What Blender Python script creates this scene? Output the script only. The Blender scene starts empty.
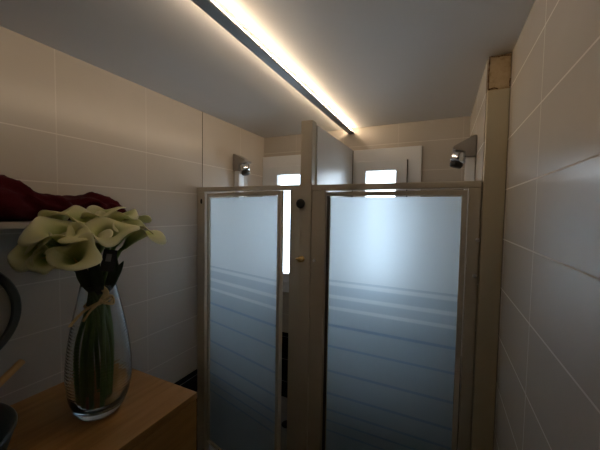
import bpy, bmesh, math, random
from mathutils import Vector, Matrix
random.seed(7)
PI = math.pi
sc = bpy.context.scene

# ---------------------------------------------------------------- camera
yaw, pitch, roll = math.radians(25.54), math.radians(-2.674), math.radians(.933)
fwd = Vector((-math.sin(yaw)*math.cos(pitch), math.cos(yaw)*math.cos(pitch), math.sin(pitch)))
rgt = Vector((math.cos(yaw), math.sin(yaw), 0)); up = rgt.cross(fwd)
r2 = math.cos(roll)*rgt + math.sin(roll)*up; u2 = -math.sin(roll)*rgt + math.cos(roll)*up
cam_data = bpy.data.cameras.new('camera'); cam = bpy.data.objects.new('camera', cam_data)
sc.collection.objects.link(cam)
cam.matrix_world = Matrix(((r2.x, u2.x, -fwd.x, 0), (r2.y, u2.y, -fwd.y, 0), (r2.z, u2.z, -fwd.z, 1.66), (0, 0, 0, 1)))
cam_data.sensor_width = 36; cam_data.lens = 36*296/600; cam_data.clip_start = .01
sc.camera = cam

# ---------------------------------------------------------------- sky and exposure
world = bpy.data.worlds.new('world'); sc.world = world; world.use_nodes = True
bg = world.node_tree.nodes['Background']
bg.inputs[0].default_value = (.74, .86, 1.0, 1); bg.inputs[1].default_value = 8.5
LED_POWER = 37.0
LED_COLOR = (1.0, .76, .52, 1)
sc.view_settings.view_transform = 'Standard'; sc.view_settings.look = 'None'
sc.view_settings.exposure = 0.0; sc.view_settings.gamma = 1
sc.cycles.max_bounces = 14; sc.cycles.transmission_bounces = 12; sc.cycles.diffuse_bounces = 6
sc.cycles.sample_clamp_indirect = 6.0

# ---------------------------------------------------------------- materials
def nmat(name):
    m = bpy.data.materials.new(name); m.use_nodes = True
    nt = m.node_tree; b = nt.nodes['Principled BSDF']
    return m, nt, b
def link(nt, a, b): nt.links.new(a, b)
def mth(nt, op, a, b=None, c=None):
    n = nt.nodes.new('ShaderNodeMath'); n.operation = op
    for i, v in enumerate((a, b, c)):
        if v is None: continue
        if isinstance(v, (int, float)): n.inputs[i].default_value = v
        else: link(nt, v, n.inputs[i])
    return n.outputs[0]
def mixc(nt, fac, a, b):
    n = nt.nodes.new('ShaderNodeMix'); n.data_type = 'RGBA'
    if isinstance(fac, (int, float)): n.inputs[0].default_value = fac
    else: link(nt, fac, n.inputs[0])
    for i, v in ((6, a), (7, b)):
        if isinstance(v, tuple): n.inputs[i].default_value = (*v[:3], 1)
        else: link(nt, v, n.inputs[i])
    return n.outputs[2]
def objxyz(nt):
    tc = nt.nodes.new('ShaderNodeTexCoord'); s = nt.nodes.new('ShaderNodeSeparateXYZ')
    link(nt, tc.outputs['Object'], s.inputs[0]); return tc.outputs['Object'], s
def noise(nt, vec, scale, detail=3, rough=.5):
    n = nt.nodes.new('ShaderNodeTexNoise'); n.inputs['Scale'].default_value = scale
    n.inputs['Detail'].default_value = detail; n.inputs['Roughness'].default_value = rough
    link(nt, vec, n.inputs['Vector']); return n.outputs['Fac']
def ramp(nt, fac, stops):
    n = nt.nodes.new('ShaderNodeValToRGB'); link(nt, fac, n.inputs[0])
    while len(n.color_ramp.elements) < len(stops): n.color_ramp.elements.new(.5)
    for e, (p, c) in zip(n.color_ramp.elements, stops): e.position = p; e.color = (*c, 1)
    return n.outputs[0]
def bump(nt, b, h, strength, dist=.002):
    n = nt.nodes.new('ShaderNodeBump'); n.inputs['Strength'].default_value = strength
    n.inputs['Distance'].default_value = dist; link(nt, h, n.inputs['Height']); link(nt, n.outputs[0], b.inputs['Normal'])
def plain(name, col, rough=.5, metal=0, spec=.5, var=.06, vscale=12):
    m, nt, b = nmat(name)
    o, s = objxyz(nt); f = noise(nt, o, vscale)
    d = tuple(max(0, c*(1-var)) for c in col); l = tuple(min(1, c*(1+var)) for c in col)
    link(nt, mixc(nt, f, d, l), b.inputs['Base Color'])
    b.inputs['Roughness'].default_value = rough; b.inputs['Metallic'].default_value = metal
    b.inputs['Specular IOR Level'].default_value = spec
    return m
def tile(name, axis, u0, top_row):
    """cream 40 x 20 cm wall tiles with paler joints over a band of black 20 cm tiles"""
    m, nt, b = nmat(name); o, s = objxyz(nt)
    u = mth(nt, 'DIVIDE', mth(nt, 'SUBTRACT', s.outputs[axis], u0), .41)
    z = s.outputs[2]
    du = mth(nt, 'MULTIPLY', mth(nt, 'ABSOLUTE', mth(nt, 'SUBTRACT', mth(nt, 'FRACT', mth(nt, 'ADD', u, .5)), .5)), .41)
    v = mth(nt, 'DIVIDE', mth(nt, 'SUBTRACT', z, 1.96), .2)
    dv = mth(nt, 'MULTIPLY', mth(nt, 'ABSOLUTE', mth(nt, 'SUBTRACT', mth(nt, 'FRACT', mth(nt, 'ADD', v, .5)), .5)), .2)
    hv = mth(nt, 'LESS_THAN', dv, .0022)
    if not top_row: hv = mth(nt, 'MULTIPLY', hv, mth(nt, 'LESS_THAN', z, 2.0))
    hu = mth(nt, 'MULTIPLY', mth(nt, 'LESS_THAN', du, .0020), .38)
    g = mth(nt, 'MAXIMUM', hv, hu)
    f = noise(nt, o, 2.2, 4); f2 = noise(nt, o, 9, 4)
    cream = mixc(nt, f, (.48, .432, .368), (.55, .50, .435))
    cream = mixc(nt, mth(nt, 'MULTIPLY', f2, .25), cream, (.43, .38, .32))
    cream = mixc(nt, mth(nt, 'MULTIPLY', g, .75), cream, (.66, .61, .55))
    dark = mixc(nt, g, (.012, .013, .016), (.16, .16, .16))
    isdark = mth(nt, 'LESS_THAN', z, .598)
    link(nt, mixc(nt, isdark, cream, dark), b.inputs['Base Color'])
    link(nt, mth(nt, 'ADD', .27, mth(nt, 'MULTIPLY', g, .4)), b.inputs['Roughness'])
    b.inputs['Specular IOR Level'].default_value = .38
    h = mth(nt, 'SUBTRACT', mth(nt, 'MULTIPLY', f2, .18), g)
    bump(nt, b, h, .25, .0010)
    return m
M = {}
M['tile_l'] = tile('cream_tile_left', 1, .676, False)
M['tile_r'] = tile('cream_tile_right', 1, 1.0, True)
M['tile_b'] = tile('cream_tile_back', 0, -.30, True)
M['ceiling'] = plain('ceiling_paint', (.66, .64, .615), .75, var=.03, vscale=5)
m, nt, b = nmat('floor_tile'); o, s = objxyz(nt)
link(nt, mixc(nt, noise(nt, o, 6), (.04, .04, .04), (.06, .06, .06)), b.inputs['Base Color']); b.inputs['Roughness'].default_value = .45
M['floor'] = m
M['paint'] = plain('taupe_wall_paint', (.16, .145, .13), .8, var=.03)
M['cream'] = plain('cream_frame_paint', (.56, .50, .40), .42, var=.05)
M['board'] = plain('cream_board_paint', (.58, .51, .36), .5, var=.06)
M['alu'] = plain('door_profile', (.60, .54, .44), .40, var=.04)
M['white'] = plain('white_pvc', (.78, .78, .78), .35, var=.02)
M['panel'] = plain('white_laminate', (.60, .585, .56), .30, var=.05, vscale=7)
M['seal'] = plain('dark_sealant', (.07, .055, .04), .7)
M['chrome'] = plain('chrome', (.72, .74, .77), .12, 1, var=.03)
M['hood'] = plain('grey_shower_housing', (.29, .27, .25), .4, var=.05)
M['black'] = plain('black_plastic', (.015, .014, .013), .4)
M['brass'] = plain('brass', (.62, .42, .16), .3, 1)
M['ledbar'] = plain('grey_aluminium', (.34, .36, .37), .5, 0, var=.03)
m, nt, b = nmat('plaster'); o, s = objxyz(nt)
f = noise(nt, o, 14, 5, .7)
link(nt, ramp(nt, f, [(.30, (.36, .23, .11)), (.45, (.60, .46, .28)), (.7, (.68, .55, .37))]), b.inputs['Base Color'])
b.inputs['Roughness'].default_value = .9; bump(nt, b, f, .6, .006); M['plaster'] = m
m, nt, b = nmat('rust_crack'); o, s = objxyz(nt)
link(nt, mixc(nt, noise(nt, o, 60), (.05, .025, .01), (.25, .14, .06)), b.inputs['Base Color']); b.inputs['Roughness'].default_value = .95; M['crack'] = m
m, nt, b = nmat('oak'); o, s = objxyz(nt)
mp = nt.nodes.new('ShaderNodeMapping'); mp.inputs['Scale'].default_value = (22, 1.6, 22); link(nt, o, mp.inputs[0])
f = noise(nt, mp.outputs[0], 1.6, 6, .6)
link(nt, ramp(nt, f, [(.3, (.27, .125, .033)), (.5, (.36, .18, .052)), (.7, (.42, .22, .075))]), b.inputs['Base Color'])
b.inputs['Roughness'].default_value = .42; bump(nt, b, f, .1, .001); M['oak'] = m
m, nt, b = nmat('frosted_glass'); o, s = objxyz(nt); z = s.outputs[2]
gl = nt.nodes.new('ShaderNodeBsdfGlass'); gl.inputs['IOR'].default_value = 1.45
def stripes(rows):
    mask = None
    for zc, hw in rows:
        d = nt.nodes.new('ShaderNodeMapRange'); d.interpolation_type = 'SMOOTHSTEP'
        link(nt, mth(nt, 'ABSOLUTE', mth(nt, 'SUBTRACT', z, zc-.12)), d.inputs[0])
        d.inputs[1].default_value = hw*.6; d.inputs[2].default_value = hw*1.6; d.inputs[3].default_value = 1; d.inputs[4].default_value = 0
        mask = d.outputs[0] if mask is None else mth(nt, 'MAXIMUM', mask, d.outputs[0])
    return mask
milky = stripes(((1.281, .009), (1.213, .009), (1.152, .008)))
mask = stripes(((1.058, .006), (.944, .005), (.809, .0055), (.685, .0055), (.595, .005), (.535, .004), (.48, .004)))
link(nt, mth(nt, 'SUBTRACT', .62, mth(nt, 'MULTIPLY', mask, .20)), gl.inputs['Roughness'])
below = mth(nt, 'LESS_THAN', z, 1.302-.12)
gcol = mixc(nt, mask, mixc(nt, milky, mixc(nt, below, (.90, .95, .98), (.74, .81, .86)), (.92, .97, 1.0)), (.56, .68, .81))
link(nt, gcol, gl.inputs['Color'])
tl = nt.nodes.new('ShaderNodeBsdfTranslucent'); link(nt, gcol, tl.inputs[0])
mx = nt.nodes.new('ShaderNodeMixShader')
low = mth(nt, 'MULTIPLY', below, .04)
link(nt, mth(nt, 'ADD', mth(nt, 'SUBTRACT', mth(nt, 'SUBTRACT', .45, low), mth(nt, 'MULTIPLY', mask, .08)), mth(nt, 'MULTIPLY', milky, .12)), mx.inputs[0])
link(nt, gl.outputs[0], mx.inputs[1]); link(nt, tl.outputs[0], mx.inputs[2])
link(nt, mx.outputs[0], nt.nodes['Material Output'].inputs[0]); M['frost'] = m
m, nt, b = nmat('window_glass')
tr = nt.nodes.new('ShaderNodeBsdfTransparent'); tr.inputs[0].default_value = (.96, .98, .98, 1)
gs = nt.nodes.new('ShaderNodeBsdfGlossy'); gs.inputs['Roughness'].default_value = .02
fr = nt.nodes.new('ShaderNodeFresnel'); mx = nt.nodes.new('ShaderNodeMixShader')
link(nt, fr.outputs[0], mx.inputs[0]); link(nt, tr.outputs[0], mx.inputs[1]); link(nt, gs.outputs[0], mx.inputs[2])
link(nt, mx.outputs[0], nt.nodes['Material Output'].inputs[0]); M['winglass'] = m
m, nt, b = nmat('led_diffuser'); em = nt.nodes.new('ShaderNodeEmission')
em.inputs[0].default_value = LED_COLOR; em.inputs[1].default_value = LED_POWER
link(nt, em.outputs[0], nt.nodes['Material Output'].inputs[0]); M['led'] = m
m, nt, b = nmat('vase_glass'); o, s = objxyz(nt)
gl = nt.nodes.new('ShaderNodeBsdfGlass'); gl.inputs['IOR'].default_value = 1.45; gl.inputs['Roughness'].default_value = .01
gl.inputs['Color'].default_value = (.97, .99, 1, 1)
wv = nt.nodes.new('ShaderNodeTexWave'); wv.bands_direction = 'Z'; wv.inputs['Scale'].default_value = 28; wv.inputs['Distortion'].default_value = 2.5
wv.inputs['Detail'].default_value = 1
link(nt, o, wv.inputs['Vector'])
bp = nt.nodes.new('ShaderNodeBump'); bp.inputs['Strength'].default_value = .25; bp.inputs['Distance'].default_value = .0015
band = mth(nt, 'MULTIPLY', mth(nt, 'GREATER_THAN', s.outputs[2], .09), mth(nt, 'LESS_THAN', s.outputs[2], .36))
link(nt, mth(nt, 'MULTIPLY', wv.outputs['Fac'], band), bp.inputs['Height']); link(nt, bp.outputs[0], gl.inputs['Normal'])
link(nt, gl.outputs[0], nt.nodes['Material Output'].inputs[0]); M['vase'] = m
m, nt, b = nmat('calla_spathe')
va = nt.nodes.new('ShaderNodeVertexColor'); va.layer_name = 'along'
link(nt, ramp(nt, va.outputs[0], [(.0, (.32, .44, .12)), (.3, (.64, .69, .28)), (.6, (.84, .83, .46)), (1.0, (.93, .90, .62))]), b.inputs['Base Color'])
b.inputs['Roughness'].default_value = .5
tl = nt.nodes.new('ShaderNodeBsdfTranslucent'); link(nt, b.inputs['Base Color'].links[0].from_socket, tl.inputs[0])
mx = nt.nodes.new('ShaderNodeMixShader'); mx.inputs[0].default_value = .35
link(nt, b.outputs[0], mx.inputs[1]); link(nt, tl.outputs[0], mx.inputs[2])
link(nt, mx.outputs[0], nt.nodes['Material Output'].inputs[0]); M['spathe'] = m
M['spadix'] = plain('calla_spadix', (.75, .60, .14), .7, vscale=200)
m, nt, b = nmat('calla_stem'); o, s = objxyz(nt)
link(nt, mixc(nt, noise(nt, o, 30), (.07, .14, .025), (.15, .24, .06)), b.inputs['Base Color']); b.inputs['Roughness'].default_value = .45; M['stem'] = m
M['leaf'] = plain('calla_leaf', (.022, .045, .016), .5, var=.3, vscale=25)
M['raffia'] = plain('raffia', (.78, .52, .19), .7, var=.25, vscale=90)
M['tag_dark'] = plain('black_card', (.02, .02, .022), .6)
M['tag_pale'] = plain('grey_print', (.28, .26, .25), .6)
m, nt, b = nmat('maroon_terry'); o, s = objxyz(nt)
f = noise(nt, o, 260, 2); link(nt, mixc(nt, f, (.036, .003, .005), (.075, .005, .009)), b.inputs['Base Color'])
b.inputs['Roughness'].default_value = .95; b.inputs['Sheen Weight'].default_value = .06; b.inputs['Specular IOR Level'].default_value = .1; bump(nt, b, f, .5, .003); M['towel'] = m
M['shelf'] = plain('shelf_laminate', (.52, .49, .45), .5, var=.03)
M['dark_ring'] = plain('dark_dark_ring', (.055, .06, .055), .45)
M['basin'] = plain('blue_grey_ceramic', (.05, .078, .095), .3, var=.1, vscale=8)
M['beech'] = plain('beech_wood', (.60, .34, .11), .45, var=.15, vscale=40)
M['bristle'] = plain('brown_bristle', (.20, .10, .05), .9, var=.3, vscale=150)
M['drain'] = plain('dark_drain', (.02, .02, .022), .35)
M['tray'] = plain('shower_tray', (.32, .33, .34), .4, var=.03)

# ---------------------------------------------------------------- mesh helpers
def obj(name, bm, mat, parent=None, label=None, smooth=False, local=False):
    """links a bmesh as one mesh object; world coordinates unless local"""
    if parent is not None and not local:
        p = parent; off = Vector()
        while p is not None: off += p.location; p = p.parent
        bmesh.ops.translate(bm, verts=bm.verts, vec=-off)
    bmesh.ops.recalc_face_normals(bm, faces=bm.faces)
    me = bpy.data.meshes.new(name); bm.to_mesh(me); bm.free()
    me.materials.append(mat)
    if smooth:
        for p in me.polygons: p.use_smooth = True
    o = bpy.data.objects.new(name, me); sc.collection.objects.link(o)
    if parent is not None: o.parent = parent
    if label: o['label'] = label
    return o
def thing(name, label, cat, loc=(0, 0, 0), rz=0, group=None):
    o = bpy.data.objects.new(name, None); sc.collection.objects.link(o)
    o.empty_display_size = .05; o.location = loc; o.rotation_euler = (0, 0, rz)
    return tag(o, label, cat, group)
def tag(o, label, cat, group=None):
    o['label'] = label; o['category'] = cat
    if group: o['group'] = group
    return o
def struct(name, bm, mat, parent=None, smooth=False):
    o = obj(name, bm, mat, parent, smooth=smooth)
    if parent is None: o['kind'] = 'structure'
    return o
def box(x0, x1, y0, y1, z0, z1, bev=0, bm=None):
    b = bmesh.new()
    vs = [b.verts.new(p) for p in ((x0, y0, z0), (x1, y0, z0), (x1, y1, z0), (x0, y1, z0), (x0, y0, z1), (x1, y0, z1), (x1, y1, z1), (x0, y1, z1))]
    for f in ((0, 3, 2, 1), (4, 5, 6, 7), (0, 1, 5, 4), (1, 2, 6, 5), (2, 3, 7, 6), (3, 0, 4, 7)): b.faces.new([vs[i] for i in f])
    if bev: bmesh.ops.bevel(b, geom=b.edges[:], offset=bev, segments=2, affect='EDGES', profile=.5)
    return merge(bm, b)
def merge(bm, b):
    if bm is None: return b
    me = bpy.data.meshes.new('t'); b.to_mesh(me); b.free(); bm.from_mesh(me); bpy.data.meshes.remove(me); return bm
def frame(x0, x1, y0, y1, z0, z1, w, bm=None, wb=None):
    """rectangular frame in the xz plane"""
    wb = wb or w
    b = bmesh.new()
    def ring(y, a, c, d, e): return [b.verts.new(p) for p in ((a, y, d), (c, y, d), (c, y, e), (a, y, e))]
    O0, I0 = ring(y0, x0, x1, z0, z1), ring(y0, x0+w, x1-w, z0+wb, z1-w)
    O1, I1 = ring(y1, x0, x1, z0, z1), ring(y1, x0+w, x1-w, z0+wb, z1-w)
    for i in range(4):
        j = (i+1) % 4
        b.faces.new((O0[i], O0[j], I0[j], I0[i])); b.faces.new((O1[j], O1[i], I1[i], I1[j]))
        b.faces.new((O0[j], O0[i], O1[i], O1[j])); b.faces.new((I0[i], I0[j], I1[j], I1[i]))
    bmesh.ops.bevel(b, geom=b.edges[:], offset=min(.0015, w/6), segments=1, affect='EDGES')
    return merge(bm, b)
def prism(pts, axis, a0, a1, bm=None, bev=0):
    """extrude a polygon; axis 'x','y','z' with pts on the two other axes in order"""
    b = bmesh.new()
    def P(p, a): return {'x': (a, p[0], p[1]), 'y': (p[0], a, p[1]), 'z': (p[0], p[1], a)}[axis]
    A = [b.verts.new(P(p, a0)) for p in pts]; B = [b.verts.new(P(p, a1)) for p in pts]
    b.faces.new(A); b.faces.new(B[::-1])
    for i in range(len(pts)):
        j = (i+1) % len(pts); b.faces.new((A[i], A[j], B[j], B[i]))
    bmesh.ops.recalc_face_normals(b, faces=b.faces)
    if bev: bmesh.ops.bevel(b, geom=b.edges[:], offset=bev, segments=2, affect='EDGES')
    return merge(bm, b)
def lathe(prof, n=48, c=(0, 0, 0), axis=(0, 0, 1), bm=None, closed=False):
    """prof: list of (radius, height); spun about axis through c"""
    b = bmesh.new(); ax = Vector(axis).normalized(); q = Vector((0, 0, 1)).rotation_difference(ax)
    rows = []
    for r, h in prof:
        if r < 1e-6: rows.append([b.verts.new(q @ Vector((0, 0, h)) + Vector(c))]*n)
        else: rows.append([b.verts.new(q @ Vector((r*math.cos(2*PI*k/n), r*math.sin(2*PI*k/n), h)) + Vector(c)) for k in range(n)])
    seq = list(zip(rows, rows[1:])) + ([(rows[-1], rows[0])] if closed else [])
    for A, B in seq:
        for k in range(n):
            f = []
            for v in (A[k], A[(k+1) % n], B[(k+1) % n], B[k]):
                if v not in f: f.append(v)
            if len(f) > 2: b.faces.new(f)
    if not closed:
        for R in (rows[0], rows[-1]):
            if len(set(R)) == n: b.faces.new(R)
    bmesh.ops.recalc_face_normals(b, faces=b.faces)
    return merge(bm, b)
def cyl(p0, p1, r, n=16, bm=None):
    p0, p1 = Vector(p0), Vector(p1); L = (p1-p0).length; e = min(r*.2, L*.2)
    return lathe([(0, 0), (r-e, 0), (r, e), (r, L-e), (r-e, L), (0, L)], n, p0, p1-p0, bm)
def bez(ps, n):
    """Catmull-Rom through points"""
    ps = [Vector(p) for p in ps]; Q = [2*ps[0]-ps[1]] + ps + [2*ps[-1]-ps[-2]]; out = []
    for i in range(1, len(Q)-2):
        for k in range(n):
            t = k/n; a, b, c, d = Q[i-1:i+3]
            out.append(.5*((2*b) + (c-a)*t + (2*a-5*b+4*c-d)*t*t + (3*b-a-3*c+d)*t**3))
    return out + [ps[-1]]
def tube(path, rad, n=10, bm=None, flat=1.0):
    b = bmesh.new(); rows = []; T0 = (path[1]-path[0]).normalized(); N = T0.orthogonal().normalized()
    for i, p in enumerate(path):
        T = (path[min(i+1, len(path)-1)] - path[max(i-1, 0)]).normalized()
        N = (N - T*N.dot(T)).normalized(); B = T.cross(N)
        r = rad(i/(len(path)-1)) if callable(rad) else rad
        rows.append([b.verts.new(p + N*r*math.cos(2*PI*k/n) + B*r*flat*math.sin(2*PI*k/n)) for k in range(n)])
    for A, C in zip(rows, rows[1:]):
        for k in range(n): b.faces.new((A[k], A[(k+1) % n], C[(k+1) % n], C[k]))
    b.faces.new(rows[0]); b.faces.new(rows[-1])
    return merge(bm, b)

# ---------------------------------------------------------------- the setting
XL, XR, XS, YB, YF, YR, ZC = -1.437, .2285, .148, 2.246, 1.472, -1.6, 2.30
T = .10
struct('floor', box(XL-T, XR+T, YR-T, YB+T, -.08, 0), M['floor'])
struct('ceiling', box(XL-T, XR+T, YR-T, YB+T, ZC, ZC+.08), M['ceiling'])
struct('wall_left', box(XL-T, XL, YR, YB, 0, ZC), M['tile_l'])
struct('wall_right', box(XR, XR+T, YR, YB, 0, ZC), M['tile_r'])
struct('wall_behind', box(XL-T, XR+T, YR-T, YR, 0, ZC), M['paint'])
# back wall with two window openings
WINS = ((-1.435, -.905), (-.690, -.140)); WZ0, WZ1 = .962, 2.126
bm = box(XL-T, XR+T, YB, YB+T, 0, WZ0)
box(XL-T, XR+T, YB, YB+T, WZ1, ZC, bm=bm)
for a, c in ((XL-T, WINS[0][0]+.05), (WINS[0][1]-.05, WINS[1][0]+.05), (WINS[1][1]-.05, XR+T)): box(a, c, YB, YB+T, WZ0, WZ1, bm=bm)
struct('wall_back', bm, M['tile_b'])
# the thick shower side wall behind the column, its board and the bare plaster above it
struct('wall_shower_side', box(XS, XR, 1.462, YB, 0, ZC), M['tile_r'])
struct('trim_1', box(.1515, XR-.001, 1.438, 1.462, 0, 2.163, .002), M['board'])
bm = bmesh.new(); nx, nz = 14, 22; gv = {}
for side, y in ((0, 1.438), (1, 1.462)):
    for i in range(nx+1):
        for k in range(nz+1):
            x = .154 + (XR-.0015-.154)*i/nx; z = 2.164 + (ZC-2.164)*k/nz
            e = .004*random.random() if side == 0 else 0
            gv[side, i, k] = bm.verts.new((x, y+e+(.004 if side == 0 and (k in (0, nz)) else 0), z))
for side in (0, 1):
    for i in range(nx):
        for k in range(nz): bm.faces.new([gv[side, i+a, k+c] for a, c in ((0, 0), (1, 0), (1, 1), (0, 1))])
edge = [(i, 0) for i in range(nx)] + [(nx, k) for k in range(nz)] + [(i, nz) for i in range(nx, 0, -1)] + [(0, k) for k in range(nz, 0, -1)]
for p, q in zip(edge, edge[1:]+edge[:1]): bm.faces.new((gv[(0,)+p], gv[(0,)+q], gv[(1,)+q], gv[(1,)+p]))
struct('trim_2', bm, M['plaster'], smooth=True)
bm = bmesh.new()       # rusty crack lines around the plaster patch
def crack(pts, w): tube(bez(pts, 6), lambda t: w*(.5+random.random()), 6, bm)
crack([(.1535, 1.4385, 2.165), (.1525, 1.439, 2.22), (.154, 1.4385, 2.298)], .0022)
crack([(.153, 1.438, 2.167), (.172, 1.4375, 2.171), (.186, 1.438, 2.166)], .0026)
crack([(.158, 1.438, 2.297), (.18, 1.4375, 2.292), (.2, 1.438, 2.294), (.226, 1.438, 2.290)], .002)
crack([(.2265, 1.438, 2.20), (.225, 1.438, 2.185), (.2262, 1.438, 2.17)], .0018)
struct('trim_3', bm, M['crack'])
struct('trim_4', box(XL-.001, XL+.002, 1.4955, 1.4980, 1.80, ZC), M['seal'])
for i, (x0, x1) in enumerate(WINS):
    w = struct(f'window_{i+1}', frame(x0, x1, YB-.022, YB+.05, WZ0-.001, WZ1+.001, .095, wb=.088), M['white'])
    cx = (x0+x1)/2 + (0 if i == 0 else .002)
    sa = obj('sash', frame(cx-.180, cx+.180, YB-.040, YB+.03, 1.048, 2.037, .072, wb=.077), M['white'], w)
    obj('pane', box(cx-.115, cx+.115, YB-.006, YB+.006, 1.122, 1.972), M['winglass'], sa)
    obj('gasket', box(cx+.1815, cx+.1865, YB-.036, YB-.020, 1.05, 2.035), M['seal'], w)
    bm = box(cx-.160, cx-.136, YB-.048, YB-.040, 1.46, 1.54, .002); box(cx-.156, cx-.140, YB-.066, YB-.048, 1.40, 1.51, .004, bm)
    obj('handle', bm, M['white'], sa)
# shower tray under both cubicles
struct('trim_5', box(XL+.001, XS-.001, YF-.03, YB-.001, .001, .020, .004), M['tray'])

# ---------------------------------------------------------------- partition frame
fr = thing('shower_frame', 'cream shower front frame with a tall middle post and a thin header', 'shower frame', (XL, YF, 0))
y0, y1 = YF-.022, YF+.022
obj('jamb', box(-1.436, -1.373, y0, y1, .0205, 1.774, .003), M['cream'], fr)
obj('jamb', box(-.756, -.693, y0, y1, .0205, 1.774, .003), M['cream'], fr)
obj('jamb', box(-.626, -.548, y0, y1, .0205, 1.774, .003), M['cream'], fr)
obj('jamb', box(.1005, .1465, y0, y1, .0205, 1.774, .003), M['cream'], fr)
obj('post', box(-.6925, -.6265, y0-.006, y1+.006, .0205, 2.140, .003), M['cream'], fr)
obj('header', box(-1.436, -.693, y0-.004, y1, 1.775, 1.803, .003), M['cream'], fr)
obj('header', box(-.626, .1465, y0-.004, y1, 1.770, 1.800, .003), M['cream'], fr)
k = obj('knob', lathe([(0, 0), (.012, 0), (.012, .008), (.022, .010), (.026, .018), (.022, .026), (.010, .029), (0, .029)], 24, (-.681, y0-.006, 1.700), (0, -1, 0)), M['black'], fr, 'round black knob', True)
bm = lathe([(0, 0), (.017, 0), (.017, .005), (.008, .007), (.008, .018), (.014, .021), (.014, .030), (0, .034)], 20, (-.676, y0-.006, 1.402), (0, -1, 0))
cyl((-.704, y0-.018, 1.402), (-.676, y0-.018, 1.402), .0065, bm=bm)
obj('latch', bm, M['brass'], fr, 'small brass latch', True)
for x, z in ((-.606, 1.398), (.135, 1.397), (.1405, 1.55)):
    obj('screw_cap', lathe([(0, 0), (.009, 0), (.008, .004), (0, .006)], 14, (x, y0, z), (0, -1, 0)), M['white'], fr, None, True)
bm = lathe([(0, 0), (.009, 0), (.009, .004), (.006, .007), (0, .007)], 18, (-1.398, y0, 1.713), (0, -1, 0))
bmesh.ops.scale(bm, vec=(.8, 1, 1.9), space=Matrix.Translation((1.398, 0, -1.713)), verts=bm.verts)
obj('hinge_cap', bm, M['black'], fr, 'black oval hinge cap', True)

# panel between the two cubicles
dp = thing('divider_panel', 'glossy white panel dividing the two shower cubicles behind the tall post', 'panel', (-.645, 1.85, .051))
obj('board', box(-.648, -.620, YF+.029, YB-.046, .0205, 2.125, .002), M['panel'], dp)
obj('edge_strip', box(-.6505, -.6165, YB-.0457, YB-.0405, .0205, 2.12), M['seal'], dp, 'dark edge strip')

# ---------------------------------------------------------------- the two frosted doors
DW, DZ0, DZ1 = .643, .12, 1.762
def shower_door():
    d = thing('shower_door', 'frosted striped shower door shut in its frame beside the column', 'shower door', (-.546, YF, DZ0), 0, 'frosted shower doors')
    h = DZ1-DZ0
    obj('door_frame', frame(0, DW, -.014, .014, 0, h, .021), M['alu'], d, local=True)
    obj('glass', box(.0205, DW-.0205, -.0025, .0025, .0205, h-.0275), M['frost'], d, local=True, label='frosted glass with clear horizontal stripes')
    bm = box(.004, .0205, -.0155, -.0142, .021, h-.021)
    obj('gasket', bm, M['seal'], d, local=True, label='dark seal strip')
    return d
d1 = shower_door()
d2 = d1.copy(); sc.collection.objects.link(d2)
for ch in list(d1.children):
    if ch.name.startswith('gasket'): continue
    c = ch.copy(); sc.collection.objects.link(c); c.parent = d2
d2.location = (-1.354, 1.468, DZ0); d2.rotation_euler = (0, 0, math.radians(-13.8))
d2['label'] = 'frosted striped shower door standing ajar beside the tiled wall'

# ---------------------------------------------------------------- ceiling light bar
lt = thing('ceiling_light_bar', 'long slim grey light bar glowing warm along the ceiling', 'ceiling light', (-.648, 1.0, ZC))
L0, L1 = .12, 2.2455
obj('housing', box(-.671, -.626, L0, L1-.004, 2.259, 2.268, .0015), M['ledbar'], lt)
obj('core', box(-.6565, -.6405, L0+.008, L1-.006, 2.2682, 2.2838, .0005), M['ledbar'], lt)
for a in (-.6578, -.6403): obj('diffuser', box(a, a+.0011, L0+.01, L1-.01, 2.2688, 2.2832), M['led'], lt, 'glowing warm white strip')
obj('end_cap', box(-.672, -.625, L1-.0038, L1, 2.258, 2.284, .001), M['ledbar'], lt)
for y in (.2, .6): obj('clip', box(-.652, -.640, y, y+.02, 2.284, ZC), M['ledbar'], lt)

# ---------------------------------------------------------------- shower columns with heads
def shower_column(name, label, x, s, yc, dz=0):
    """x wall surface, s = +1 projects towards +x"""
    t = thing(name, label, 'shower', (x, yc, .9), 0, 'wall shower columns')
    W = .05
    P = lambda o: x + s*o
    obj('column', box(min(P(.001), P(.046)), max(P(.001), P(.046)), yc-W*.65, yc+W*.65, .9, 1.955, .006), M['white'], t)
    prof = [(P(.001), 2.086-dz), (P(.020), 2.080-dz), (P(.108), 2.032-dz), (P(.108), 2.020-dz), (P(.050), 2.004-dz), (P(.046), 1.955), (P(.001), 1.955)]
    obj('hood', prism(prof, 'y', yc-W, yc+W, bev=.004), M['hood'], t, 'grey wedge shaped hood')
    ax = Vector((s*.30, -.08, -.95)).normalized(); c = Vector((P(.066), yc, 2.014-dz))
    h = obj('shower_head', lathe([(0, 0), (.022, 0), (.036, .008), (.040, .018), (.037, .052), (.033, .062), (0, .062)], 28, c, ax), M['chrome'], t, 'chrome shower head', True)
    obj('nozzle', lathe([(0, .0625), (.030, .0625), (.033, .074), (.028, .088), (0, .090)], 28, c, ax), M['black'], h, 'black nozzle', True)
    obj('ball_joint', lathe([(.0001, -.013), (.009, -.009), (.013, 0), (.009, .009), (.0001, .013)], 20, (P(.052), yc-.012, 1.945), (s, 0, 0)), M['white'], t, None, True)
    return t
shower_column('shower_column', 'shower column with chrome head on the tiled wall in the ajar cubicle', XL, 1, 1.86)
shower_column('shower_column', 'shower column with chrome head beside the plaster topped column', XS, -1, 1.80, .022)
dr = obj('floor_drain', lathe([(0, 0), (.042, 0), (.042, .004), (.034, .007), (.012, .006), (0, .006)], 30, (-1.018, 1.955, .0205)), M['drain'], None, None, True)
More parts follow.
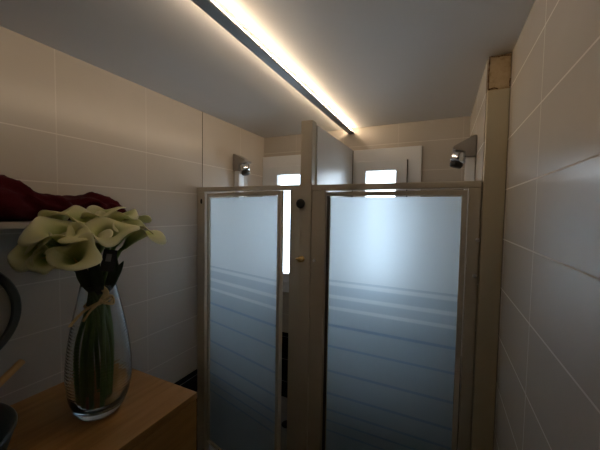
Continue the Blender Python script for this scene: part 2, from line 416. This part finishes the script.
tag(dr, 'round dark drain in the floor of the ajar cubicle', 'drain')

# ---------------------------------------------------------------- wooden cabinet
CX1, CY1, CZ = -.877, .886, .914
cb = thing('wooden_cabinet', 'oak coloured wooden cabinet under the vase of callas', 'cabinet', (-1.16, .2, 0))
obj('worktop', box(XL+.001, CX1, -.40, CY1, CZ-.028, CZ, .0015), M['oak'], cb)
obj('carcass', box(XL+.001, CX1-.020, -.398, CY1-.001, .08, CZ-.0285, .001), M['oak'], cb)
for a, c in ((.246, CY1-.002), (-.397, .242)): obj('cabinet_door', box(CX1-.0195, CX1-.001, a, c, .085, CZ-.031, .0015), M['oak'], cb)
obj('plinth', box(XL+.03, CX1-.06, -.38, CY1-.02, 0, .0795), M['oak'], cb)

# washbasin and brush at the frame's edge
BC = Vector((-1.165, .195, CZ+.0008))
bs = obj('washbasin', lathe([(0, 0), (.13, 0), (.15, .004), (.195, .06), (.216, .125), (.220, .134), (.216, .139), (.209, .134), (.185, .065), (.145, .022), (.05, .012), (0, .011)], 72, BC), M['basin'], None, None, True)
tag(bs, 'round blue grey washbasin standing on the wooden cabinet', 'washbasin')
P1, P0 = Vector((-1.300, .494, 1.122)), Vector((-1.175, .215, .975))
br = thing('wooden_brush', 'wooden stick handled brush leaning over the basin rim by the wall', 'brush', P0)
pth = bez([P0, P0.lerp(P1, .5)+Vector((0, 0, .006)), P1], 10)
obj('handle', tube(pth, lambda t: 0.009+.003*t, 14), M['beech'], br, None, True)
ax = (P1-P0).normalized()
hd = obj('brush_head', cyl(P0-ax*.07, P0+ax*.012, .016, 20), M['beech'], br, None, True)
bm = bmesh.new()
for i in range(9):
    for j in range(4):
        p = P0 - ax*(.064-.0075*i) + Vector((.0, 0, -.010)) + ax.cross(Vector((0, 0, 1))).normalized()*(.0055*(j-1.5))
        cyl(p, p+Vector((0, 0, -.026)), .0022, 6, bm)
obj('bristles', bm, M['bristle'], hd)

# towel ring on the wall
MC = Vector((XL, .345, 1.287))
mr = thing('towel_ring', 'large dark round towel ring on the tiled wall above the washbasin', 'towel ring', MC)
obj('ring', lathe([(.170, .012), (.192, .012), (.196, .017), (.196, .024), (.192, .028), (.173, .028), (.168, .024), (.168, .017)], 96, MC, (1, 0, 0), closed=True), M['dark_ring'], mr)
bm = cyl(MC+Vector((.001, 0, .182)), MC+Vector((.013, 0, .182)), .020, 24)
obj('wall_mount', bm, M['dark_ring'], mr)

# ---------------------------------------------------------------- shelf and towel
sh = thing('wall_shelf', 'pale wall shelf carrying the maroon towel', 'shelf', (XL, .35, 1.59))
obj('board', box(XL+.001, -1.242, -.35, .835, 1.588, 1.609, .0015), M['shelf'], sh)
for y in (-.2, .70):
    obj('bracket', prism([(XL+.001, 1.5875), (-1.29, 1.5875), (-1.29, 1.579), (XL+.012, 1.49), (XL+.001, 1.49)], 'y', y, y+.012, bev=.001), M['black'], sh)
prof = [(-.30, 1.64), (-.15, 1.70), (.10, 1.735), (.30, 1.75), (.41, 1.735), (.455, 1.752), (.49, 1.756), (.512, 1.750), (.530, 1.728), (.560, 1.708), (.600, 1.694), (.65, 1.690), (.690, 1.705), (.727, 1.712), (.747, 1.704), (.787, 1.715), (.815, 1.708), (.840, 1.68), (.862, 1.645), (.872, 1.615)]
def ph(y):
    for (a, ha), (c, hc) in zip(prof, prof[1:]):
        if a <= y <= c: return ha+(hc-ha)*(y-a)/(c-a)
    return prof[0][1] if y < prof[0][0] else prof[-1][1]
bm = bmesh.new(); rows = []; NY, NK = 150, 40
for i in range(NY+1):
    y = -.30 + 1.172*i/NY; H = ph(y)-1.6105; row = []
    e = min(1, (y+.30)/.05+.1, (.872-y)/.03+.25)
    for k in range(NK):
        a = 2*PI*k/NK; cx, cz = math.cos(a), math.sin(a)
        sx = math.copysign(abs(cx)**.7, cx); sz = math.copysign(abs(cz)**.8, cz)
        wr = (.016*math.sin(31*y+2.6*sx+1.5*math.sin(9*y)+2*sz) + .011*math.sin(67*y-6*sx+2+3*sz) + .009*math.sin(23*y+11*sz) + .005*math.sin(120*y+7*a))
        x = -1.338 + sx*(.088*e + wr*.6)
        z = 1.6105 + H*(.5+.5*sz) + (wr*.55*max(0, sz) if H > .03 else 0)
        x = max(x, XL+.004); row.append(bm.verts.new((x, y+.004*math.sin(14*a), max(z, 1.6103))))
    rows.append(row)
for A, B in zip(rows, rows[1:]):
    for k in range(NK): bm.faces.new((A[k], A[(k+1) % NK], B[(k+1) % NK], B[k]))
bm.faces.new(rows[0]); bm.faces.new(rows[-1])
tw = obj('towel', bm, M['towel'], None, None, True)
tag(tw, 'crumpled maroon towel heaped on the wall shelf', 'towel')

# ---------------------------------------------------------------- vase of callas
VX, VY, VZ = -1.115, .645, CZ+.0008
VR, VU, VV = Vector((.5, .866, 0)), Vector((0, 0, 1)), Vector((.866, -.5, 0))
V0 = Vector((VX, VY, VZ))
outer = [(.0, 0), (.058, 0), (.066, .003), (.083, .032), (.094, .062), (.101, .10), (.1035, .145), (.102, .19), (.096, .25), (.087, .31), (.076, .37), (.064, .425), (.055, .468), (.0535, .474)]
inner = [(.0505, .474), (.0515, .468), (.0605, .425), (.072, .37), (.083, .31), (.092, .25), (.098, .19), (.0995, .145), (.096, .10), (.087, .065), (.070, .036), (.045, .024), (.0, .020)]
vs = obj('glass_vase', lathe(outer+inner, 64, V0), M['vase'], None, None, True)
vs.data.transform(Matrix.Translation(-V0)); vs.location = V0
tag(vs, 'tall clear rippled glass vase on the wooden cabinet', 'vase')

def spathe_mesh(base, axis, tipdir, L, ph, flare=.34, curl=.11, tip=.17):
    axis = axis.normalized(); e1 = (tipdir-axis*tipdir.dot(axis)).normalized(); e2 = axis.cross(e1)
    bm = bmesh.new(); lay = bm.loops.layers.color.new('along'); NT, NA = 22, 44; rows = []; tv = {}
    for i in range(NT+1):
        t = i/NT; row = []
        for k in range(NA+1):
            th = (-1.06 + 2.12*k/NA)*PI
            g = math.exp(-(th/.42)**2); cs = math.cos(th)
            H = L*(.80+.16*cs); R = L*(flare+.035*cs)
            c = max(0, (t-.68)/.32)**2
            rad = .0075 + (R-.0075)*(t**1.35) + L*curl*c*(1+.7*math.sin(3*th+ph)) + L*tip*g*c
            z = H*t*(1-.05*t) - L*.12*c*(1+1.0*math.sin(3*th+ph*2)) + L*.05*g*c - L*.10*g*max(0, (t-.88)/.12)**2
            rad *= 1 + .045*th/PI
            th2 = th*(1-.35*g*c*0)
            # the sheet narrows into a point at the tip
            v = bm.verts.new(base + axis*z + (e1*math.cos(th2)+e2*math.sin(th2))*rad)
            tv[v] = t; row.append(v)
        rows.append(row)
    for A, B in zip(rows, rows[1:]):
        for k in range(NA):
            f = bm.faces.new((A[k], A[k+1], B[k+1], B[k])); f.smooth = True
            for l in f.loops: l[lay] = (tv[l.vert],)*3+(1,)
    return bm
def blade(path, w, bm=None):
    """leaf blade along a path with a raised midrib fold"""
    b = bmesh.new(); rows = []; n = len(path)
    for i, p in enumerate(path):
        t = i/(n-1); T = (path[min(i+1, n-1)]-path[max(i-1, 0)]).normalized()
        S = T.cross(VV).normalized() if abs(T.dot(VV)) < .95 else VR; N = S.cross(T)
        ww = w*(math.sin(PI*min(1, t*.92+.08))**.8)+.0008
        rows.append([b.verts.new(p + S*ww*s + N*abs(s)*ww*.35 + N*q) for q in (0, .0016) for s in (-1, -.5, 0, .5, 1)])
    for A, B in zip(rows, rows[1:]):
        for k in range(4):
            b.faces.new((A[k], A[k+1], B[k+1], B[k])); b.faces.new((A[k+6], A[k+5], B[k+5], B[k+6]))
        b.faces.new((A[0], B[0], B[5], A[5])); b.faces.new((A[4], A[9], B[9], B[4]))
    for R in (rows[0], rows[-1]): b.faces.new(R[:5]+R[5:][::-1])
    return merge(bm, b)
# label, centre (right, up, towards viewer) from the vase foot in metres, axis, tip direction, length, leaf
F = [
 ('drooping calla reaching out furthest beyond the shelf edge', (-.155, .618, .050), (-.70, .15, .60), (-.6, -.7, .2), .120, 0),
 ('calla leaning out just above the drooping one', (-.125, .632, .010), (-.45, .70, .45), (-.5, .2, .7), .130, 0),
 ('calla with a thin upright tip in front of the shelf edge', (-.118, .685, -.04), (-.25, .90, -.1), (.0, .8, .5), .110, 0),
 ('small calla hanging down low below the shelf edge', (-.135, .588, .085), (-.35, .05, .90), (.2, -.9, .5), .090, 0),
 ('large broad calla facing up above the low wide open one', (-.090, .650, .060), (-.22, .80, .55), (-.9, .1, .4), .155, 0),
 ('calla pressed between the low wide open one and the upright one', (-.030, .632, .065), (-.05, .85, .50), (-.4, .1, .9), .145, 0),
 ('large low calla opening wide towards the viewer over the rim', (-.062, .585, .120), (-.15, .55, .80), (.95, -.3, .2), .140, 0),
 ('large upright calla above the dark tag', (.018, .645, .075), (.20, .80, .55), (.9, .1, .3), .155, 1),
 ('calla standing up behind the large ones near the towel', (-.045, .690, -.015), (-.10, .90, .30), (-.8, .3, .0), .130, 0),
 ('calla whose long curled tip rises against the towel end', (.000, .705, -.040), (.10, .90, .15), (.9, .5, .0), .125, 0),
 ('calla at the top of the bunch just past the towel end', (.052, .695, -.025), (.20, .90, .15), (.6, .4, .2), .130, 0),
 ('calla tilting away between the topmost and the outermost', (.082, .660, .02), (.40, .82, .35), (.8, .0, .5), .140, 0),
 ('outermost calla with a drooping tip against the bare tiles', (.118, .640, .00), (.60, .75, .22), (.8, -.5, .2), .140, 0),
 ('small calla behind the outermost, nearest the shower door', (.092, .690, -.05), (.40, .85, -.05), (.8, .2, .0), .12, 0),
]
VW = lambda a: VR*a[0] + VU*a[1] + VV*a[2]
for i, (lab, c, ax, td, L, lf) in enumerate(F):
    axis = VW(ax).normalized(); base = V0 + VW(c) - axis*L*.42
    ang = 2*PI*i/len(F)*5; foot = V0 + Vector((.068*math.cos(ang)*(.45+.55*(i % 3)/2), .068*math.sin(ang)*(.45+.55*(i % 3)/2), .048))
    t = thing('calla_lily', lab, 'flower', foot, 0, 'calla lilies in the glass vase')
    neck = V0 + VW((max(-.028, min(.028, c[0]*.16)), .455, max(-.026, min(.026, c[2]*.25)))) + Vector((.006*math.cos(ang), .006*math.sin(ang), 0))
    mid = foot.lerp(neck, .5) + Vector((.022*math.cos(ang), .022*math.sin(ang), 0))
    pth = bez([foot, mid, neck, base - axis*.035, base + axis*.006], 9)
    obj('stem', tube(pth, lambda u: .0078 if u < .8 else .0066, 10), M['stem'], t, None, True)
    sp = obj('spathe', spathe_mesh(base, axis, VW(td), L, i*1.7), M['spathe'], t, None, True)
    so = sp.modifiers.new('thick', 'SOLIDIFY'); so.thickness = .0014; so.offset = 0
    obj('spadix', tube([base + axis*(.012+.005*k) for k in range(10)], lambda u: .0042*(1-.6*u*u), 8), M['spadix'], sp, None, True)
    if lf:
        sgn = random.choice((-1, 1)); s0 = neck + VW((.004*sgn, .0, .012))
        s1 = s0 + VW((c[0]*.45+.010*sgn, .055, .026)); s2 = base + VW((.012*sgn, -.012, -.012))
        obj('leaf', blade(bez([s0, s1, s2], 8), .015), M['leaf'], t, None, True)
# dark leaf sprigs tucked into the rim
for lab, pts, w in (
    ('dark green leaf folding out over the vase rim under the low open calla', [(-.020, .45, .030), (-.042, .515, .050), (-.060, .575, .055)], .018),
    ('dark green leaf upright in the middle of the vase mouth', [(.004, .44, .034), (-.006, .51, .062), (-.022, .580, .070)], .019),
    ('dark green leaf behind the dark tag', [(.022, .44, .020), (.044, .505, .040), (.050, .590, .045)], .017),
    ('dark green leaf pointing to the bare tiles beside the tag', [(.018, .43, .010), (.052, .50, .020), (.078, .550, .018)], .012)):
    o = obj('calla_leaf', blade(bez([V0+VW(p) for p in pts], 8), w), M['leaf'], None, None, True)
    tag(o, lab, 'leaf', 'dark leaves in the vase')
# dark hang tag
tg = thing('hang_tag', 'small black tag with a pale print hanging below the flowers', 'tag', V0+VW((.030, .565, .085)))
def card(c, r, u, n, w, h, th):
    b = box(-w/2, w/2, -th/2, th/2, -h/2, h/2)
    b.transform(Matrix((( r.x, n.x, u.x, c.x), (r.y, n.y, u.y, c.y), (r.z, n.z, u.z, c.z), (0, 0, 0, 1)))); return b
cu = (VU + VR*.18).normalized(); cr = (VR - VU*.18).normalized(); cn = VV
obj('card', card(V0+VW((.030, .565, .085)), cr, cu, cn, .040, .075, .0012), M['tag_dark'], tg)
obj('print', card(V0+VW((.030, .575, .0862)), cr, cu, cn, .016, .026, .0006), M['tag_pale'], tg, 'pale printed patch')
# raffia tie around the stems
KN = V0 + VW((.008, .415, .040))
rf = bmesh.new()
ringp = [V0 + VW((.041*math.cos(a), .405+.012*math.cos(a), .041*math.sin(a))) for a in [2*PI*k/28 for k in range(29)]]
tube(ringp, .006, 8, rf, .5)
for pts in ([(0, 0, 0), (-.045, -.020, .012), (-.080, -.055, .016), (-.088, -.068, .014)], [(0, 0, 0), (-.030, -.022, .018), (-.052, -.055, .022)],
            [(0, 0, 0), (.014, .030, .006), (-.004, .052, .0), (-.016, .048, -.002)], [(0, 0, 0), (.030, .016, .002), (.034, -.012, .003), (.006, -.006, .006)], [(0, 0, 0), (.024, -.010, .006), (.034, .004, .002)]):
    tube(bez([KN+VW(p) for p in pts], 7), lambda t: .0095, 8, rf, .35)
lathe([(.0001, -.010), (.009, -.005), (.010, .004), (.0001, .010)], 14, KN, VR, rf)
o = obj('raffia_bow', rf, M['raffia'], None, None, True)
tag(o, 'tan raffia bow tied around the stems inside the vase', 'bow')
